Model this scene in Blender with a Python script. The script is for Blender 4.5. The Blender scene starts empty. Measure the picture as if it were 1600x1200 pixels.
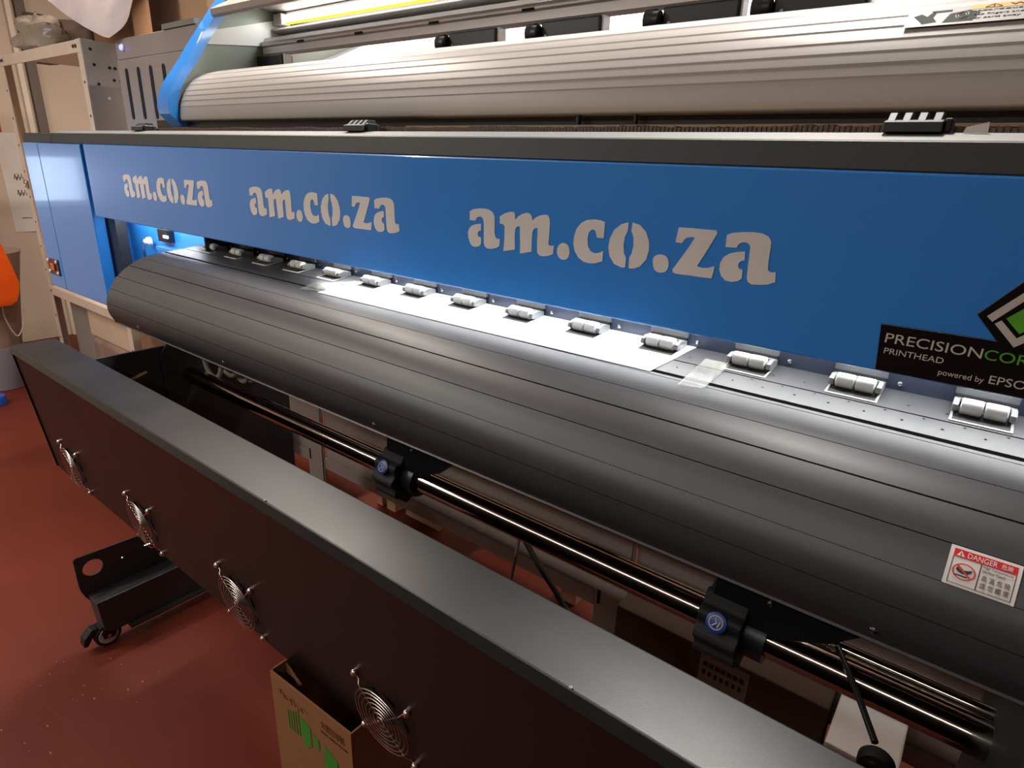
import bpy, bmesh, math, random
from mathutils import Vector, Matrix
random.seed(7)
C = bpy.context.scene.collection
H = 1.3            # lens height above the floor; all modelling numbers below are relative to the lens

# ---------------------------------------------------------------- camera, world, light, exposure
cam_data = bpy.data.cameras.new('camera')
cam_data.sensor_width = 36.0
cam_data.lens = 968.97 / 1600 * 36.0
cam_data.clip_start = 0.02
cam = bpy.data.objects.new('camera', cam_data)
C.objects.link(cam)
Mr = ((0.7863, 0.2347, -0.5716), (0.6169, -0.2451, 0.7479), (0.0354, -0.9407, -0.3374))
cx = Vector([r[0] for r in Mr]).normalized()
cz = -Vector([r[2] for r in Mr]); cz = (cz - cx * cz.dot(cx)).normalized()
cy = cz.cross(cx)
m = Matrix.Identity(4)
for i in range(3):
    m[i][0] = cx[i]; m[i][1] = cy[i]; m[i][2] = cz[i]
m.translation = (0, 0, H)
cam.matrix_world = m
bpy.context.scene.camera = cam

w = bpy.data.worlds.new('world'); bpy.context.scene.world = w
w.use_nodes = True
w.node_tree.nodes['Background'].inputs[0].default_value = (1.0, 0.93, 0.86, 1)
w.node_tree.nodes['Background'].inputs[1].default_value = 0.05

def area(name, loc, target, sx, sy, power, col):
    l = bpy.data.lights.new(name, 'AREA'); l.shape = 'RECTANGLE'; l.size = sx; l.size_y = sy
    l.energy = power; l.color = col
    o = bpy.data.objects.new(name, l); C.objects.link(o)
    o.location = (loc[0], loc[1], loc[2] + H)
    d = Vector(target) - Vector(loc)
    o.rotation_euler = d.to_track_quat('-Z', 'Y').to_euler()
    return o
WARM = (1.0, 0.90, 0.80)
area('ceiling_tube_light', (-2.5, 1.55, 1.40), (-2.5, 1.55, 0), 0.14, 1.2, 80, WARM)
area('ceiling_tube_light', (-0.45, 1.72, 1.40), (-0.45, 1.72, 0), 0.14, 1.1, 112, (1.0, 0.95, 0.90))
area('ceiling_tube_light', (-2.1, -1.9, 1.40), (-2.1, -1.9, 0), 5.2, 0.12, 58, (1.0, 0.98, 0.94))
area('ceiling_tube_light', (-2.9, -0.9, 1.40), (-2.9, -0.9, 0), 0.14, 1.3, 42, (1.0, 0.93, 0.85))
area('printhead_bay_light', (-0.50, 0.846, -0.198), (-0.50, 0.815, -0.262), 1.44, 0.012, 2.2, (0.98, 0.99, 1.0))
area('end_bay_light', (-2.03, 0.846, -0.190), (-2.03, 0.87, -0.30), 0.5, 0.012, 1.1, (0.98, 0.99, 1.0))
area('lid_tube_light', (-0.6, 1.31, 0.395), (-0.6, 1.22, 0.25), 2.8, 0.03, 3.0, (0.95, 0.97, 1.0))

sc = bpy.context.scene
sc.view_settings.view_transform = 'Standard'
sc.view_settings.look = 'None'
sc.view_settings.gamma = 1.0
sc.view_settings.use_curve_mapping = False
sc.view_settings.exposure = 0.22

# ---------------------------------------------------------------- materials
def lin(c):
    return tuple(((v/255)/12.92 if v/255 <= 0.04045 else ((v/255+0.055)/1.055)**2.4) for v in c)
MATS = {}
def mat(name, rgb, rough=0.5, metal=0.0, var=0.0, scale=8.0, bump=0.0, bscale=60.0, emit=None, estr=0.0,
        coat=0.0, spec=0.5, alpha=1.0, trans=0.0, stretch=None, rvar=0.0):
    if name in MATS: return MATS[name]
    mt = bpy.data.materials.new(name); mt.use_nodes = True
    nt = mt.node_tree; b = nt.nodes['Principled BSDF']
    col = lin(rgb)
    b.inputs['Base Color'].default_value = (*col, 1)
    b.inputs['Roughness'].default_value = rough
    b.inputs['Metallic'].default_value = metal
    b.inputs['Coat Weight'].default_value = coat
    b.inputs['Coat Roughness'].default_value = 0.08
    b.inputs['Specular IOR Level'].default_value = spec
    b.inputs['Alpha'].default_value = alpha
    b.inputs['Transmission Weight'].default_value = trans
    if emit:
        b.inputs['Emission Color'].default_value = (*lin(emit), 1)
        b.inputs['Emission Strength'].default_value = estr
    if var or bump or rvar:
        tc = nt.nodes.new('ShaderNodeTexCoord')
        src = tc.outputs['Object']
        if stretch:
            mp = nt.nodes.new('ShaderNodeMapping'); mp.inputs['Scale'].default_value = stretch
            nt.links.new(src, mp.inputs['Vector']); src = mp.outputs['Vector']
    if var or rvar:
        n = nt.nodes.new('ShaderNodeTexNoise'); n.inputs['Scale'].default_value = scale
        n.inputs['Detail'].default_value = 6
        nt.links.new(src, n.inputs['Vector'])
        if var:
            r = nt.nodes.new('ShaderNodeValToRGB')
            r.color_ramp.elements[0].position = 0.3; r.color_ramp.elements[1].position = 0.7
            r.color_ramp.elements[0].color = (*[max(0, v*(1-var)) for v in col], 1)
            r.color_ramp.elements[1].color = (*[min(1, v*(1+var)) for v in col], 1)
            nt.links.new(n.outputs['Fac'], r.inputs['Fac']); nt.links.new(r.outputs['Color'], b.inputs['Base Color'])
        if rvar:
            mr = nt.nodes.new('ShaderNodeMapRange')
            mr.inputs['To Min'].default_value = max(0.02, rough - rvar); mr.inputs['To Max'].default_value = min(1, rough + rvar)
            nt.links.new(n.outputs['Fac'], mr.inputs['Value']); nt.links.new(mr.outputs['Result'], b.inputs['Roughness'])
    if bump:
        n2 = nt.nodes.new('ShaderNodeTexNoise'); n2.inputs['Scale'].default_value = bscale
        n2.inputs['Detail'].default_value = 4
        nt.links.new(src, n2.inputs['Vector'])
        bp = nt.nodes.new('ShaderNodeBump'); bp.inputs['Strength'].default_value = bump
        bp.inputs['Distance'].default_value = 0.002
        nt.links.new(n2.outputs['Fac'], bp.inputs['Height']); nt.links.new(bp.outputs['Normal'], b.inputs['Normal'])
    MATS[name] = mt
    return mt

m_blue = mat('blue_paint', (43, 130, 214), 0.30, var=0.03, scale=3, coat=0.6)
m_black = mat('black_satin_metal', (44, 44, 46), 0.42, var=0.06, scale=20, bump=0.03, bscale=700)
m_platen = mat('black_anodised_aluminium', (50, 50, 53), 0.44, var=0.05, scale=9, bump=0.03, bscale=600, rvar=0.04, spec=0.6)
m_dryer = mat('black_powder_coat', (11, 10, 10), 0.40, var=0.25, scale=7, bump=0.05, bscale=800, rvar=0.07, spec=0.4)
m_dark = mat('dark_steel', (20, 20, 23), 0.4)
m_matte = mat('matte_black', (12, 12, 13), 0.7)
m_rubber = mat('black_rubber', (22, 22, 23), 0.65, bump=0.03)
m_chrome = mat('chrome', (215, 210, 205), 0.16, metal=1.0)
m_wire = mat('nickel_wire', (200, 190, 180), 0.25, metal=1.0)
m_shaft = mat('polished_steel_shaft', (170, 160, 150), 0.11, metal=1.0)
m_bay = mat('slate_bay_plate', (60, 66, 82), 0.25, metal=0.5, var=0.05)
m_white = mat('white_plastic', (225, 225, 222), 0.35)
m_fork = mat('fork_alloy', (120, 122, 124), 0.4, metal=0.4)
m_brk = mat('dark_alloy_bracket', (84, 86, 90), 0.4, metal=0.4)
m_roller = mat('white_rubber_roller', (196, 196, 192), 0.4, bump=0.03, bscale=400)
m_cover = mat('white_powder_aluminium', (152, 147, 141), 0.45, metal=0.05, var=0.02, scale=5)
m_beam = mat('satin_aluminium', (196, 190, 186), 0.42, metal=0.35, var=0.04, stretch=(0.2, 30, 30))
m_silver = mat('silver_vinyl', (222, 221, 216), 0.32, metal=0.15, var=0.06, scale=12)
m_housing = mat('beige_grey_metal', (140, 130, 122), 0.45, var=0.04, scale=6)
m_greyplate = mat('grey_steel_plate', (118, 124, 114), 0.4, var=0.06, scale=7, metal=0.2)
m_ledge = mat('charcoal_ledge', (40, 43, 44), 0.6, var=0.05, scale=15)
m_lip = mat('pale_aluminium_lip', (96, 96, 95), 0.6, metal=0.1)
m_sign = mat('gloss_black_sign', (6, 7, 12), 0.22)
m_text = mat('pale_sign_ink', (190, 184, 174), 0.45)
m_green = mat('green_sign_ink', (84, 160, 40), 0.45, var=0.1, scale=40)
m_paper = mat('white_media', (240, 240, 240), 0.6)
m_note = mat('off_white_paper', (206, 196, 186), 0.7, var=0.05, scale=6, bump=0.1, bscale=20)
m_red = mat('sticker_red', (190, 30, 36), 0.4)
m_ink = mat('black_ink', (20, 20, 22), 0.5)
m_label = mat('sticker_white', (205, 200, 196), 0.4)
m_stext = mat('sticker_print', (10, 10, 12), 0.7)
m_stick = mat('clear_backed_sticker', (120, 115, 110), 0.55)
m_yellow = mat('warning_yellow', (200, 140, 0), 0.6)
m_rear = mat('lavender_white_guide', (168, 166, 178), 0.5)
m_tape = mat('clear_tape', (190, 190, 180), 0.25, alpha=0.22, var=0.25, scale=30, bump=0.2, bscale=60)
m_chain = mat('brown_drag_chain', (78, 62, 52), 0.6, var=0.3, scale=120)
m_tan = mat('tan_floor_strip', (140, 118, 92), 0.6)
m_led = mat('led_tube', (255, 255, 255), 0.4, emit=(255, 255, 250), estr=6.0)
m_ledy = mat('painted_tube_glow', (235, 220, 60), 0.4, emit=(238, 216, 40), estr=1.0)  # yellow glow around the tube, put into the colour
m_power = mat('blue_power_light', (60, 60, 255), 0.3, emit=(90, 90, 255), estr=6.0)
m_floor = mat('red_painted_concrete', (98, 36, 21), 0.5, spec=0.3, var=0.16, scale=2.2, bump=0.12, bscale=30, rvar=0.12)
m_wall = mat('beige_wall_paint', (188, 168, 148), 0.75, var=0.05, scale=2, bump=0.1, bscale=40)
m_wall2 = mat('shaded_beige_paint', (120, 96, 74), 0.8, var=0.08, scale=2)  # beige wall, browned in colour to hold the shade behind the printer
m_wall3 = mat('shadowed_store_wall', (78, 64, 56), 0.85, var=0.08, scale=2)  # wall colour darkened to stand for the dim room behind the lens
m_ceil = mat('ceiling_board', (190, 178, 165), 0.85, var=0.04)
m_rack = mat('cream_slotted_steel', (206, 190, 172), 0.48, var=0.05, scale=9, bump=0.03)
m_rackg = mat('grey_slotted_steel', (150, 142, 136), 0.5, var=0.06, scale=9)
m_card = mat('brown_cardboard', (134, 92, 56), 0.8, var=0.08, scale=14, bump=0.1, bscale=200, stretch=(1, 1, 8))
m_card2 = mat('dull_cardboard', (132, 96, 68), 0.85, var=0.1, scale=10)
m_cardd = mat('dark_cardboard', (70, 52, 40), 0.85, var=0.1, scale=10)
m_pgreen = mat('green_box_print', (58, 132, 40), 0.7, var=0.15, scale=30)
m_pbrown = mat('brown_box_print', (92, 50, 34), 0.7)
m_plast = mat('crumpled_plastic', (150, 138, 124), 0.16, var=0.2, scale=14, bump=0.6, bscale=35, alpha=0.85)
m_pouch = mat('dark_brown_pouch', (64, 48, 40), 0.6, var=0.12, scale=14, bump=0.3, bscale=30)
m_sheet = mat('stained_white_sheet', (140, 130, 130), 0.6, var=0.15, scale=10, bump=0.4, bscale=18)
m_orange = mat('orange_plastic', (246, 96, 16), 0.45, var=0.06, scale=12)
m_binm = mat('taupe_bin', (150, 126, 108), 0.55, var=0.08, scale=8)
m_wrap = mat('stretch_wrap', (150, 150, 168), 0.15, alpha=0.6, bump=0.6, bscale=22)
m_wrapb = mat('film_wrapped_bundle', (150, 128, 112), 0.15, var=0.2, scale=9, bump=0.8, bscale=25)
m_bluep = mat('blue_plastic', (40, 92, 190), 0.4)
m_wood = mat('pale_wood', (206, 168, 132), 0.7, var=0.12, scale=10, stretch=(1, 1, 0.1))
m_gusset = mat('grey_gusset_paint', (140, 132, 122), 0.5, var=0.05)
m_gsteel = mat('dark_green_steel', (22, 58, 44), 0.45)
m_tube = mat('grey_ink_tube', (168, 160, 150), 0.3, alpha=0.85)
m_hole = mat('dark_hole', (4, 4, 4), 0.9)
m_darkred = mat('dark_red_board', (150, 34, 30), 0.6)
m_conduit = mat('grey_brown_trim', (92, 78, 68), 0.6)
m_copper = mat('copper_plate', (96, 44, 30), 0.35, metal=0.4)
m_bluedisc = mat('blue_logo_disc', (26, 52, 124), 0.4)

# ---------------------------------------------------------------- mesh helpers
class MB:
    def __init__(s): s.v = []; s.f = []
    def add(s, vs, fs):
        n = len(s.v); s.v += [tuple(v) for v in vs]; s.f += [tuple(i+n for i in f) for f in fs]; return s
    def box(s, x0, x1, y0, y1, z0, z1):
        return s.add([(x0,y0,z0),(x1,y0,z0),(x1,y1,z0),(x0,y1,z0),(x0,y0,z1),(x1,y0,z1),(x1,y1,z1),(x0,y1,z1)],
                     [(3,2,1,0),(4,5,6,7),(0,1,5,4),(1,2,6,5),(2,3,7,6),(3,0,4,7)])
    def prism(s, prof, a0, a1, axis='x'):
        # prof is a closed 2D loop; axis x: (y,z), y: (x,z), z: (x,y)
        def P(p, a):
            return (a, p[0], p[1]) if axis == 'x' else ((p[0], a, p[1]) if axis == 'y' else (p[0], p[1], a))
        n = len(prof)
        vs = [P(p, a0) for p in prof] + [P(p, a1) for p in prof]
        fs = [(i, (i+1) % n, n+(i+1) % n, n+i) for i in range(n)] + [tuple(range(n))[::-1], tuple(range(n, 2*n))]
        return s.add(vs, fs)
    def tube(s, pts, r, n=10, cap=True):
        pts = [Vector(p) for p in pts]; rings = []
        up = None
        for i, p in enumerate(pts):
            t = (pts[min(i+1, len(pts)-1)] - pts[max(i-1, 0)]).normalized()
            if up is None:
                up = Vector((0,0,1)) if abs(t.z) < 0.9 else Vector((1,0,0))
            a = (up - t*up.dot(t)).normalized(); b = t.cross(a); up = a
            rr = r[i] if isinstance(r, (list, tuple)) else r
            rings.append([p + (a*math.cos(2*math.pi*k/n) + b*math.sin(2*math.pi*k/n))*rr for k in range(n)])
        vs = [v for g in rings for v in g]; fs = []
        for i in range(len(rings)-1):
            for k in range(n):
                fs.append((i*n+k, i*n+(k+1) % n, (i+1)*n+(k+1) % n, (i+1)*n+k))
        if cap:
            fs.append(tuple(range(n))[::-1]); fs.append(tuple((len(rings)-1)*n+k for k in range(n)))
        return s.add(vs, fs)
    def cyl(s, p0, p1, r, n=16): return s.tube([p0, p1], r, n)
    def lathe(s, prof, c, axis='z', n=24):
        # prof [(r,h)] open; axis z / x / y
        vs = []
        for r, h in prof:
            for k in range(n):
                a = 2*math.pi*k/n; u, v = r*math.cos(a), r*math.sin(a)
                vs.append({'z': (c[0]+u, c[1]+v, c[2]+h), 'x': (c[0]+h, c[1]+u, c[2]+v), 'y': (c[0]+u, c[1]+h, c[2]+v)}[axis])
        fs = []
        for i in range(len(prof)-1):
            for k in range(n):
                fs.append((i*n+k, i*n+(k+1) % n, (i+1)*n+(k+1) % n, (i+1)*n+k))
        fs.append(tuple(range(n))[::-1]); fs.append(tuple((len(prof)-1)*n+k for k in range(n)))
        return s.add(vs, fs)
    def ring(s, c, u, v, R, r, n=40, k=5):
        c, u, v = Vector(c), Vector(u).normalized(), Vector(v).normalized(); w_ = u.cross(v)
        vs = []; fs = []
        for i in range(n):
            a = 2*math.pi*i/n; d = u*math.cos(a)+v*math.sin(a)
            for j in range(k):
                b = 2*math.pi*j/k
                vs.append(c + d*(R + r*math.cos(b)) + w_*(r*math.sin(b)))
        for i in range(n):
            for j in range(k):
                fs.append((i*k+j, ((i+1) % n)*k+j, ((i+1) % n)*k+(j+1) % k, i*k+(j+1) % k))
        return s.add(vs, fs)
    def grid(s, fn, nu, nv):
        vs = [fn(i/nu, j/nv) for j in range(nv+1) for i in range(nu+1)]
        fs = [(j*(nu+1)+i, j*(nu+1)+i+1, (j+1)*(nu+1)+i+1, (j+1)*(nu+1)+i) for j in range(nv) for i in range(nu)]
        return s.add(vs, fs)
    def slab(s, fn, nu, nv, off):
        # closed thin sheet: fn(u,v)->point, off = thickness vector
        o = Vector(off)
        a = [Vector(fn(i/nu, j/nv)) for j in range(nv+1) for i in range(nu+1)]
        N = len(a); vs = a + [p+o for p in a]; W = nu+1
        fs = []
        for j in range(nv):
            for i in range(nu):
                q = (j*W+i, j*W+i+1, (j+1)*W+i+1, (j+1)*W+i)
                fs.append(q[::-1]); fs.append(tuple(N+k for k in q))
        rim = [i for i in range(W)] + [j*W+nu for j in range(1, nv+1)] + [nv*W+i for i in range(nu-1, -1, -1)] + [j*W for j in range(nv-1, 0, -1)]
        for k in range(len(rim)):
            p, q = rim[k], rim[(k+1) % len(rim)]
            fs.append((p, q, N+q, N+p))
        return s.add(vs, fs)

WL = {}     # world location (relative to the lens) of every object built
def link(o, parent, loc):
    C.objects.link(o)
    WL[o.name] = Vector(loc)
    if parent:
        o.parent = parent; o.location = Vector(loc) - WL[parent.name]
    else:
        o.location = Vector(loc) + Vector((0, 0, H))
    return o
def build(name, mb, material, parent=None, bevel=0.0, smooth=None, seg=2, org=None):
    bm = bmesh.new()
    vs = [bm.verts.new(v) for v in mb.v]
    for f in mb.f:
        try: bm.faces.new([vs[i] for i in f])
        except ValueError: pass
    bmesh.ops.recalc_face_normals(bm, faces=bm.faces)
    if bevel:
        es = [e for e in bm.edges if len(e.link_faces) == 2 and e.calc_face_angle(0) > 0.5]
        bmesh.ops.bevel(bm, geom=es, offset=bevel, segments=seg, affect='EDGES', profile=0.5, clamp_overlap=True)
    if org is None:
        xs = [v.co for v in bm.verts]
        lo = Vector([min(c[i] for c in xs) for i in range(3)]); hi = Vector([max(c[i] for c in xs) for i in range(3)])
        org = (lo+hi)/2
        if parent is None: org.z = lo.z
    org = Vector(org)
    for v in bm.verts: v.co -= org
    me = bpy.data.meshes.new(name); bm.to_mesh(me); bm.free()
    me.materials.append(material)
    if smooth is not None:
        me.shade_smooth()
        me.set_sharp_from_angle(angle=math.radians(smooth))
    o = bpy.data.objects.new(name, me)
    return link(o, parent, org)
def thing(name, label, cat, loc, group=None):
    o = bpy.data.objects.new(name, None); o.empty_display_size = 0.05
    link(o, None, loc)
    return tag(o, label, cat, group)
def tag(o, label=None, cat=None, group=None, kind=None):
    if label: o['label'] = label
    if cat: o['category'] = cat
    if group: o['group'] = group
    if kind: o['kind'] = kind
    return o
def inst(o, off, parent):
    # copy of an already built part (and its sub-parts), shifted by off, sharing mesh data
    c = o.copy(); c.parent = None
    link(c, parent, WL[o.name] + Vector(off))
    for ch in [x for x in o.children]:
        d = ch.copy(); d.parent = None
        link(d, c, WL[ch.name] + Vector(off))
    return c
def text_mb(s, x0, x1, z0, z1, fn, depth=0.0004):
    # flat lettering scaled into the box x0..x1 / z0..z1 and mapped to space by fn(x, z, h)
    cu = bpy.data.curves.new('lettering', 'FONT'); cu.body = s; cu.extrude = 0.02; cu.resolution_u = 4
    ob = bpy.data.objects.new('lettering', cu); C.objects.link(ob)
    dg = bpy.context.evaluated_depsgraph_get()
    me = bpy.data.meshes.new_from_object(ob.evaluated_get(dg))
    mb = MB()
    if len(me.vertices):
        xs = [v.co.x for v in me.vertices]; ys = [v.co.y for v in me.vertices]
        ax, bx, ay, by = min(xs), max(xs), min(ys), max(ys)
        mb.v = [tuple(fn(x0 + (v.co.x-ax)/(bx-ax)*(x1-x0), z0 + (v.co.y-ay)/(by-ay)*(z1-z0), depth if v.co.z > 0 else 0.0)) for v in me.vertices]
        mb.f = [tuple(p.vertices) for p in me.polygons]
    bpy.data.objects.remove(ob); bpy.data.curves.remove(cu); bpy.data.meshes.remove(me)
    return mb
def cat_rom(pts, n):
    out = []
    P = [pts[0]] + list(pts) + [pts[-1]]
    for i in range(1, len(P)-2):
        for k in range(n):
            t = k/n
            out.append(tuple(0.5*((2*P[i][d]) + (-P[i-1][d]+P[i+1][d])*t + (2*P[i-1][d]-5*P[i][d]+4*P[i+1][d]-P[i+2][d])*t*t
                       + (-P[i-1][d]+3*P[i][d]-3*P[i+1][d]+P[i+2][d])*t**3) for d in range(len(P[i]))))
    out.append(tuple(pts[-1]))
    return out
GLYPHS = [
 ('a', [[(0.0011,0.0506),(0.0091,0.0545),(0.0216,0.0567),(0.0339,0.0571),(0.0439,0.0558),(0.0513,0.0521),(0.0548,0.0463),(0.0556,0.0358),(0.0559,0.0193),(0.0585,0.0129),(0.0619,0.0115),(0.0669,0.0124),(0.0667,0.0004),(0.0602,-0.0032),(0.0492,-0.0061),(0.0406,-0.0060),(0.0355,-0.0033),(0.0331,0.0019),(0.0327,0.0171),(0.0323,0.0338),(0.0310,0.0400),(0.0275,0.0434),(0.0219,0.0436),(0.0169,0.0417),(0.0140,0.0365),(0.0013,0.0366)], [(0.0262,0.0328),(0.0265,0.0216),(0.0224,0.0207),(0.0195,0.0176),(0.0191,0.0141),(0.0219,0.0110),(0.0268,0.0106),(0.0270,-0.0004),(0.0230,-0.0042),(0.0149,-0.0063),(0.0079,-0.0058),(0.0027,-0.0012),(-0.0012,0.0071),(-0.0023,0.0156),(-0.0001,0.0226),(0.0061,0.0279),(0.0153,0.0310)]]),
 ('m', [[(0.0656,0.0472),(0.0754,0.0528),(0.0859,0.0559),(0.0921,0.0564),(0.0960,0.0543),(0.0969,0.0443),(0.1028,0.0501),(0.1108,0.0546),(0.1188,0.0568),(0.1244,0.0567),(0.1286,0.0536),(0.1308,0.0463),(0.1371,0.0512),(0.1448,0.0548),(0.1534,0.0567),(0.1592,0.0564),(0.1628,0.0524),(0.1641,0.0448),(0.1640,0.0294),(0.1631,0.0137),(0.1656,0.0113),(0.1738,0.0125),(0.1728,-0.0007),(0.1643,-0.0039),(0.1545,-0.0058),(0.1469,-0.0052),(0.1429,-0.0012),(0.1419,0.0115),(0.1419,0.0273),(0.1416,0.0359),(0.1361,0.0350),(0.1320,0.0296),(0.1314,0.0184),(0.1318,-0.0013),(0.1094,-0.0066),(0.1090,0.0081),(0.1078,0.0241),(0.1071,0.0353),(0.1025,0.0352),(0.0985,0.0317),(0.0972,0.0232),(0.0986,-0.0017),(0.0752,-0.0066),(0.0766,0.0130),(0.0763,0.0326),(0.0729,0.0359),(0.0664,0.0362)]]),
 ('d', [[(0.1815,0.0125),(0.1868,0.0174),(0.1943,0.0178),(0.2002,0.0137),(0.2027,0.0055),(0.2006,-0.0025),(0.1943,-0.0064),(0.1866,-0.0057),(0.1810,-0.0001),(0.1798,0.0068)]]),
 ('c', [[(0.2592,0.0543),(0.2510,0.0565),(0.2406,0.0568),(0.2285,0.0550),(0.2192,0.0498),(0.2118,0.0406),(0.2086,0.0290),(0.2085,0.0184),(0.2118,0.0080),(0.2189,-0.0004),(0.2285,-0.0054),(0.2393,-0.0064),(0.2498,-0.0046),(0.2600,-0.0008),(0.2599,0.0141),(0.2537,0.0107),(0.2459,0.0091),(0.2386,0.0113),(0.2339,0.0180),(0.2323,0.0283),(0.2336,0.0374),(0.2376,0.0419),(0.2419,0.0426),(0.2448,0.0402),(0.2478,0.0316),(0.2590,0.0320)]]),
 ('o', [[(0.2964,0.0574),(0.2855,0.0539),(0.2749,0.0453),(0.2690,0.0325),(0.2679,0.0200),(0.2709,0.0079),(0.2799,-0.0025),(0.2918,-0.0056),(0.2975,-0.0053),(0.2975,0.0087),(0.2935,0.0149),(0.2918,0.0259),(0.2928,0.0371),(0.2964,0.0462)], [(0.3026,0.0575),(0.3138,0.0553),(0.3245,0.0466),(0.3301,0.0342),(0.3314,0.0235),(0.3289,0.0101),(0.3203,-0.0008),(0.3108,-0.0050),(0.3033,-0.0055),(0.3025,0.0093),(0.3059,0.0163),(0.3072,0.0275),(0.3060,0.0383),(0.3018,0.0466)]]),
 ('d2', [[(0.3388,0.0080),(0.3397,0.0143),(0.3451,0.0184),(0.3524,0.0191),(0.3590,0.0162),(0.3621,0.0101),(0.3623,0.0033),(0.3597,-0.0023),(0.3538,-0.0051),(0.3471,-0.0047),(0.3416,-0.0008)]]),
 ('z', [[(0.3705,0.0570),(0.3886,0.0576),(0.4037,0.0575),(0.4212,0.0577),(0.4232,0.0543),(0.4190,0.0448),(0.4111,0.0276),(0.4022,0.0098),(0.4093,0.0085),(0.4168,0.0095),(0.4257,0.0128),(0.4252,0.0055),(0.4239,-0.0032),(0.4126,-0.0035),(0.3971,-0.0034),(0.3749,-0.0038),(0.3699,-0.0025),(0.3686,0.0011),(0.3785,0.0173),(0.3887,0.0346),(0.3944,0.0464),(0.3886,0.0461),(0.3826,0.0445),(0.3797,0.0412),(0.3777,0.0371),(0.3683,0.0376)]]),
 ('a2', [[(0.4356,0.0534),(0.4419,0.0564),(0.4542,0.0586),(0.4678,0.0598),(0.4787,0.0593),(0.4866,0.0563),(0.4908,0.0507),(0.4913,0.0400),(0.4916,0.0265),(0.4923,0.0170),(0.4958,0.0140),(0.5022,0.0155),(0.5035,0.0031),(0.4957,-0.0010),(0.4851,-0.0030),(0.4755,-0.0037),(0.4706,-0.0010),(0.4686,0.0041),(0.4680,0.0167),(0.4674,0.0305),(0.4670,0.0414),(0.4649,0.0453),(0.4602,0.0469),(0.4549,0.0457),(0.4514,0.0426),(0.4503,0.0390),(0.4361,0.0384)], [(0.4614,0.0357),(0.4625,0.0246),(0.4584,0.0236),(0.4558,0.0205),(0.4556,0.0165),(0.4579,0.0133),(0.4619,0.0131),(0.4626,0.0019),(0.4582,-0.0019),(0.4513,-0.0040),(0.4425,-0.0035),(0.4358,0.0018),(0.4325,0.0093),(0.4322,0.0179),(0.4358,0.0261),(0.4429,0.0312),(0.4525,0.0341)]]),
]

# ---------------------------------------------------------------- the room
FLZ = -H
def struct(name, mb, mt, **k):
    o = build(name, mb, mt, None, **k); o['kind'] = 'structure'; return o
struct('floor', MB().box(-5.3, 3.2, -3.2, 2.5, FLZ-0.1, FLZ), m_floor)
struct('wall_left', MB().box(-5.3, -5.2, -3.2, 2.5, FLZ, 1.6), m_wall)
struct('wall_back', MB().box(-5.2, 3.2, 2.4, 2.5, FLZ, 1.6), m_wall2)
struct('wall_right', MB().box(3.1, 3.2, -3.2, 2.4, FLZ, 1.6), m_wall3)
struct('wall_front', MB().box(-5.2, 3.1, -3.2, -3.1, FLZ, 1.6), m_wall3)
struct('ceiling', MB().box(-5.3, 3.2, -3.2, 2.5, 1.6, 1.7), m_ceil)
struct('trim_1', MB().box(-5.2, -5.165, 1.545, 1.60, FLZ, 1.6), m_conduit, bevel=0.004)
struct('trim_2', MB().box(-5.2, -5.17, 1.495, 1.525, FLZ, 1.6), m_rack, bevel=0.004)

# ceiling lamps: a tray above each light
for i, (x, y, sx, sy) in enumerate(((-2.5, 1.55, .2, 1.25), (-0.45, 1.72, .2, 1.15), (-2.1, -1.9, 5.25, .2), (-2.9, -0.9, .2, 1.35))):
    t = thing('ceiling_lamp', ('long ceiling lamp above the left end of the printer', 'long ceiling lamp above the middle of the printer', 'very long ceiling lamp across the room in front of the printer', 'ceiling lamp nearest the left wall')[i], 'lamp', (x, y, 1.45))
    build('lamp_tray', MB().box(x-sx/2-.03, x+sx/2+.03, y-sy/2-.03, y+sy/2+.03, 1.44, 1.6), m_white, t, bevel=0.006)
    build('diffuser', MB().box(x-sx/2, x+sx/2, y-sy/2, y+sy/2, 1.415, 1.44), mat('lamp_diffuser', (240, 235, 225), 0.5, emit=(255, 230, 200), estr=2.0), t, bevel=0.004)

# ---------------------------------------------------------------- the printer
printer = thing('large_format_printer', 'wide blue, black and white large format printer lettered am.co.za', 'printer', (-0.9, 1.1, FLZ))
XL, XR = -1.76, 0.62

# platen: one cross-section, cut at its seams into three sheets with real grooves
prof_pts = [(.930, -.244), (.880, -.248), (.843, -.251), (.810, -.2555), (.760, -.2605), (.714, -.2665), (.682, -.277), (.661, -.288), (.642, -.301),
            (.625, -.3185), (.613, -.336), (.602, -.356), (.597, -.376), (.598, -.398), (.605, -.415), (.614, -.427)]
PF = cat_rom(prof_pts, 12)
def seam_idx(t):
    return min(range(len(PF)), key=lambda i: abs(PF[i][1]/PF[i][0] + t))
def nrm(i):
    a, b = PF[max(i-1, 0)], PF[min(i+1, len(PF)-1)]
    d = Vector((b[0]-a[0], b[1]-a[1])).normalized()
    return Vector((d.y, -d.x)) if Vector((d.y, -d.x)).dot(Vector((-.5, .6))) > 0 else Vector((-d.y, d.x))
def along(i, off):
    a, b = PF[max(i-1, 0)], PF[min(i+1, len(PF)-1)]
    d = Vector((b[0]-a[0], b[1]-a[1])).normalized()
    return Vector(PF[i]) + d*off
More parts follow.
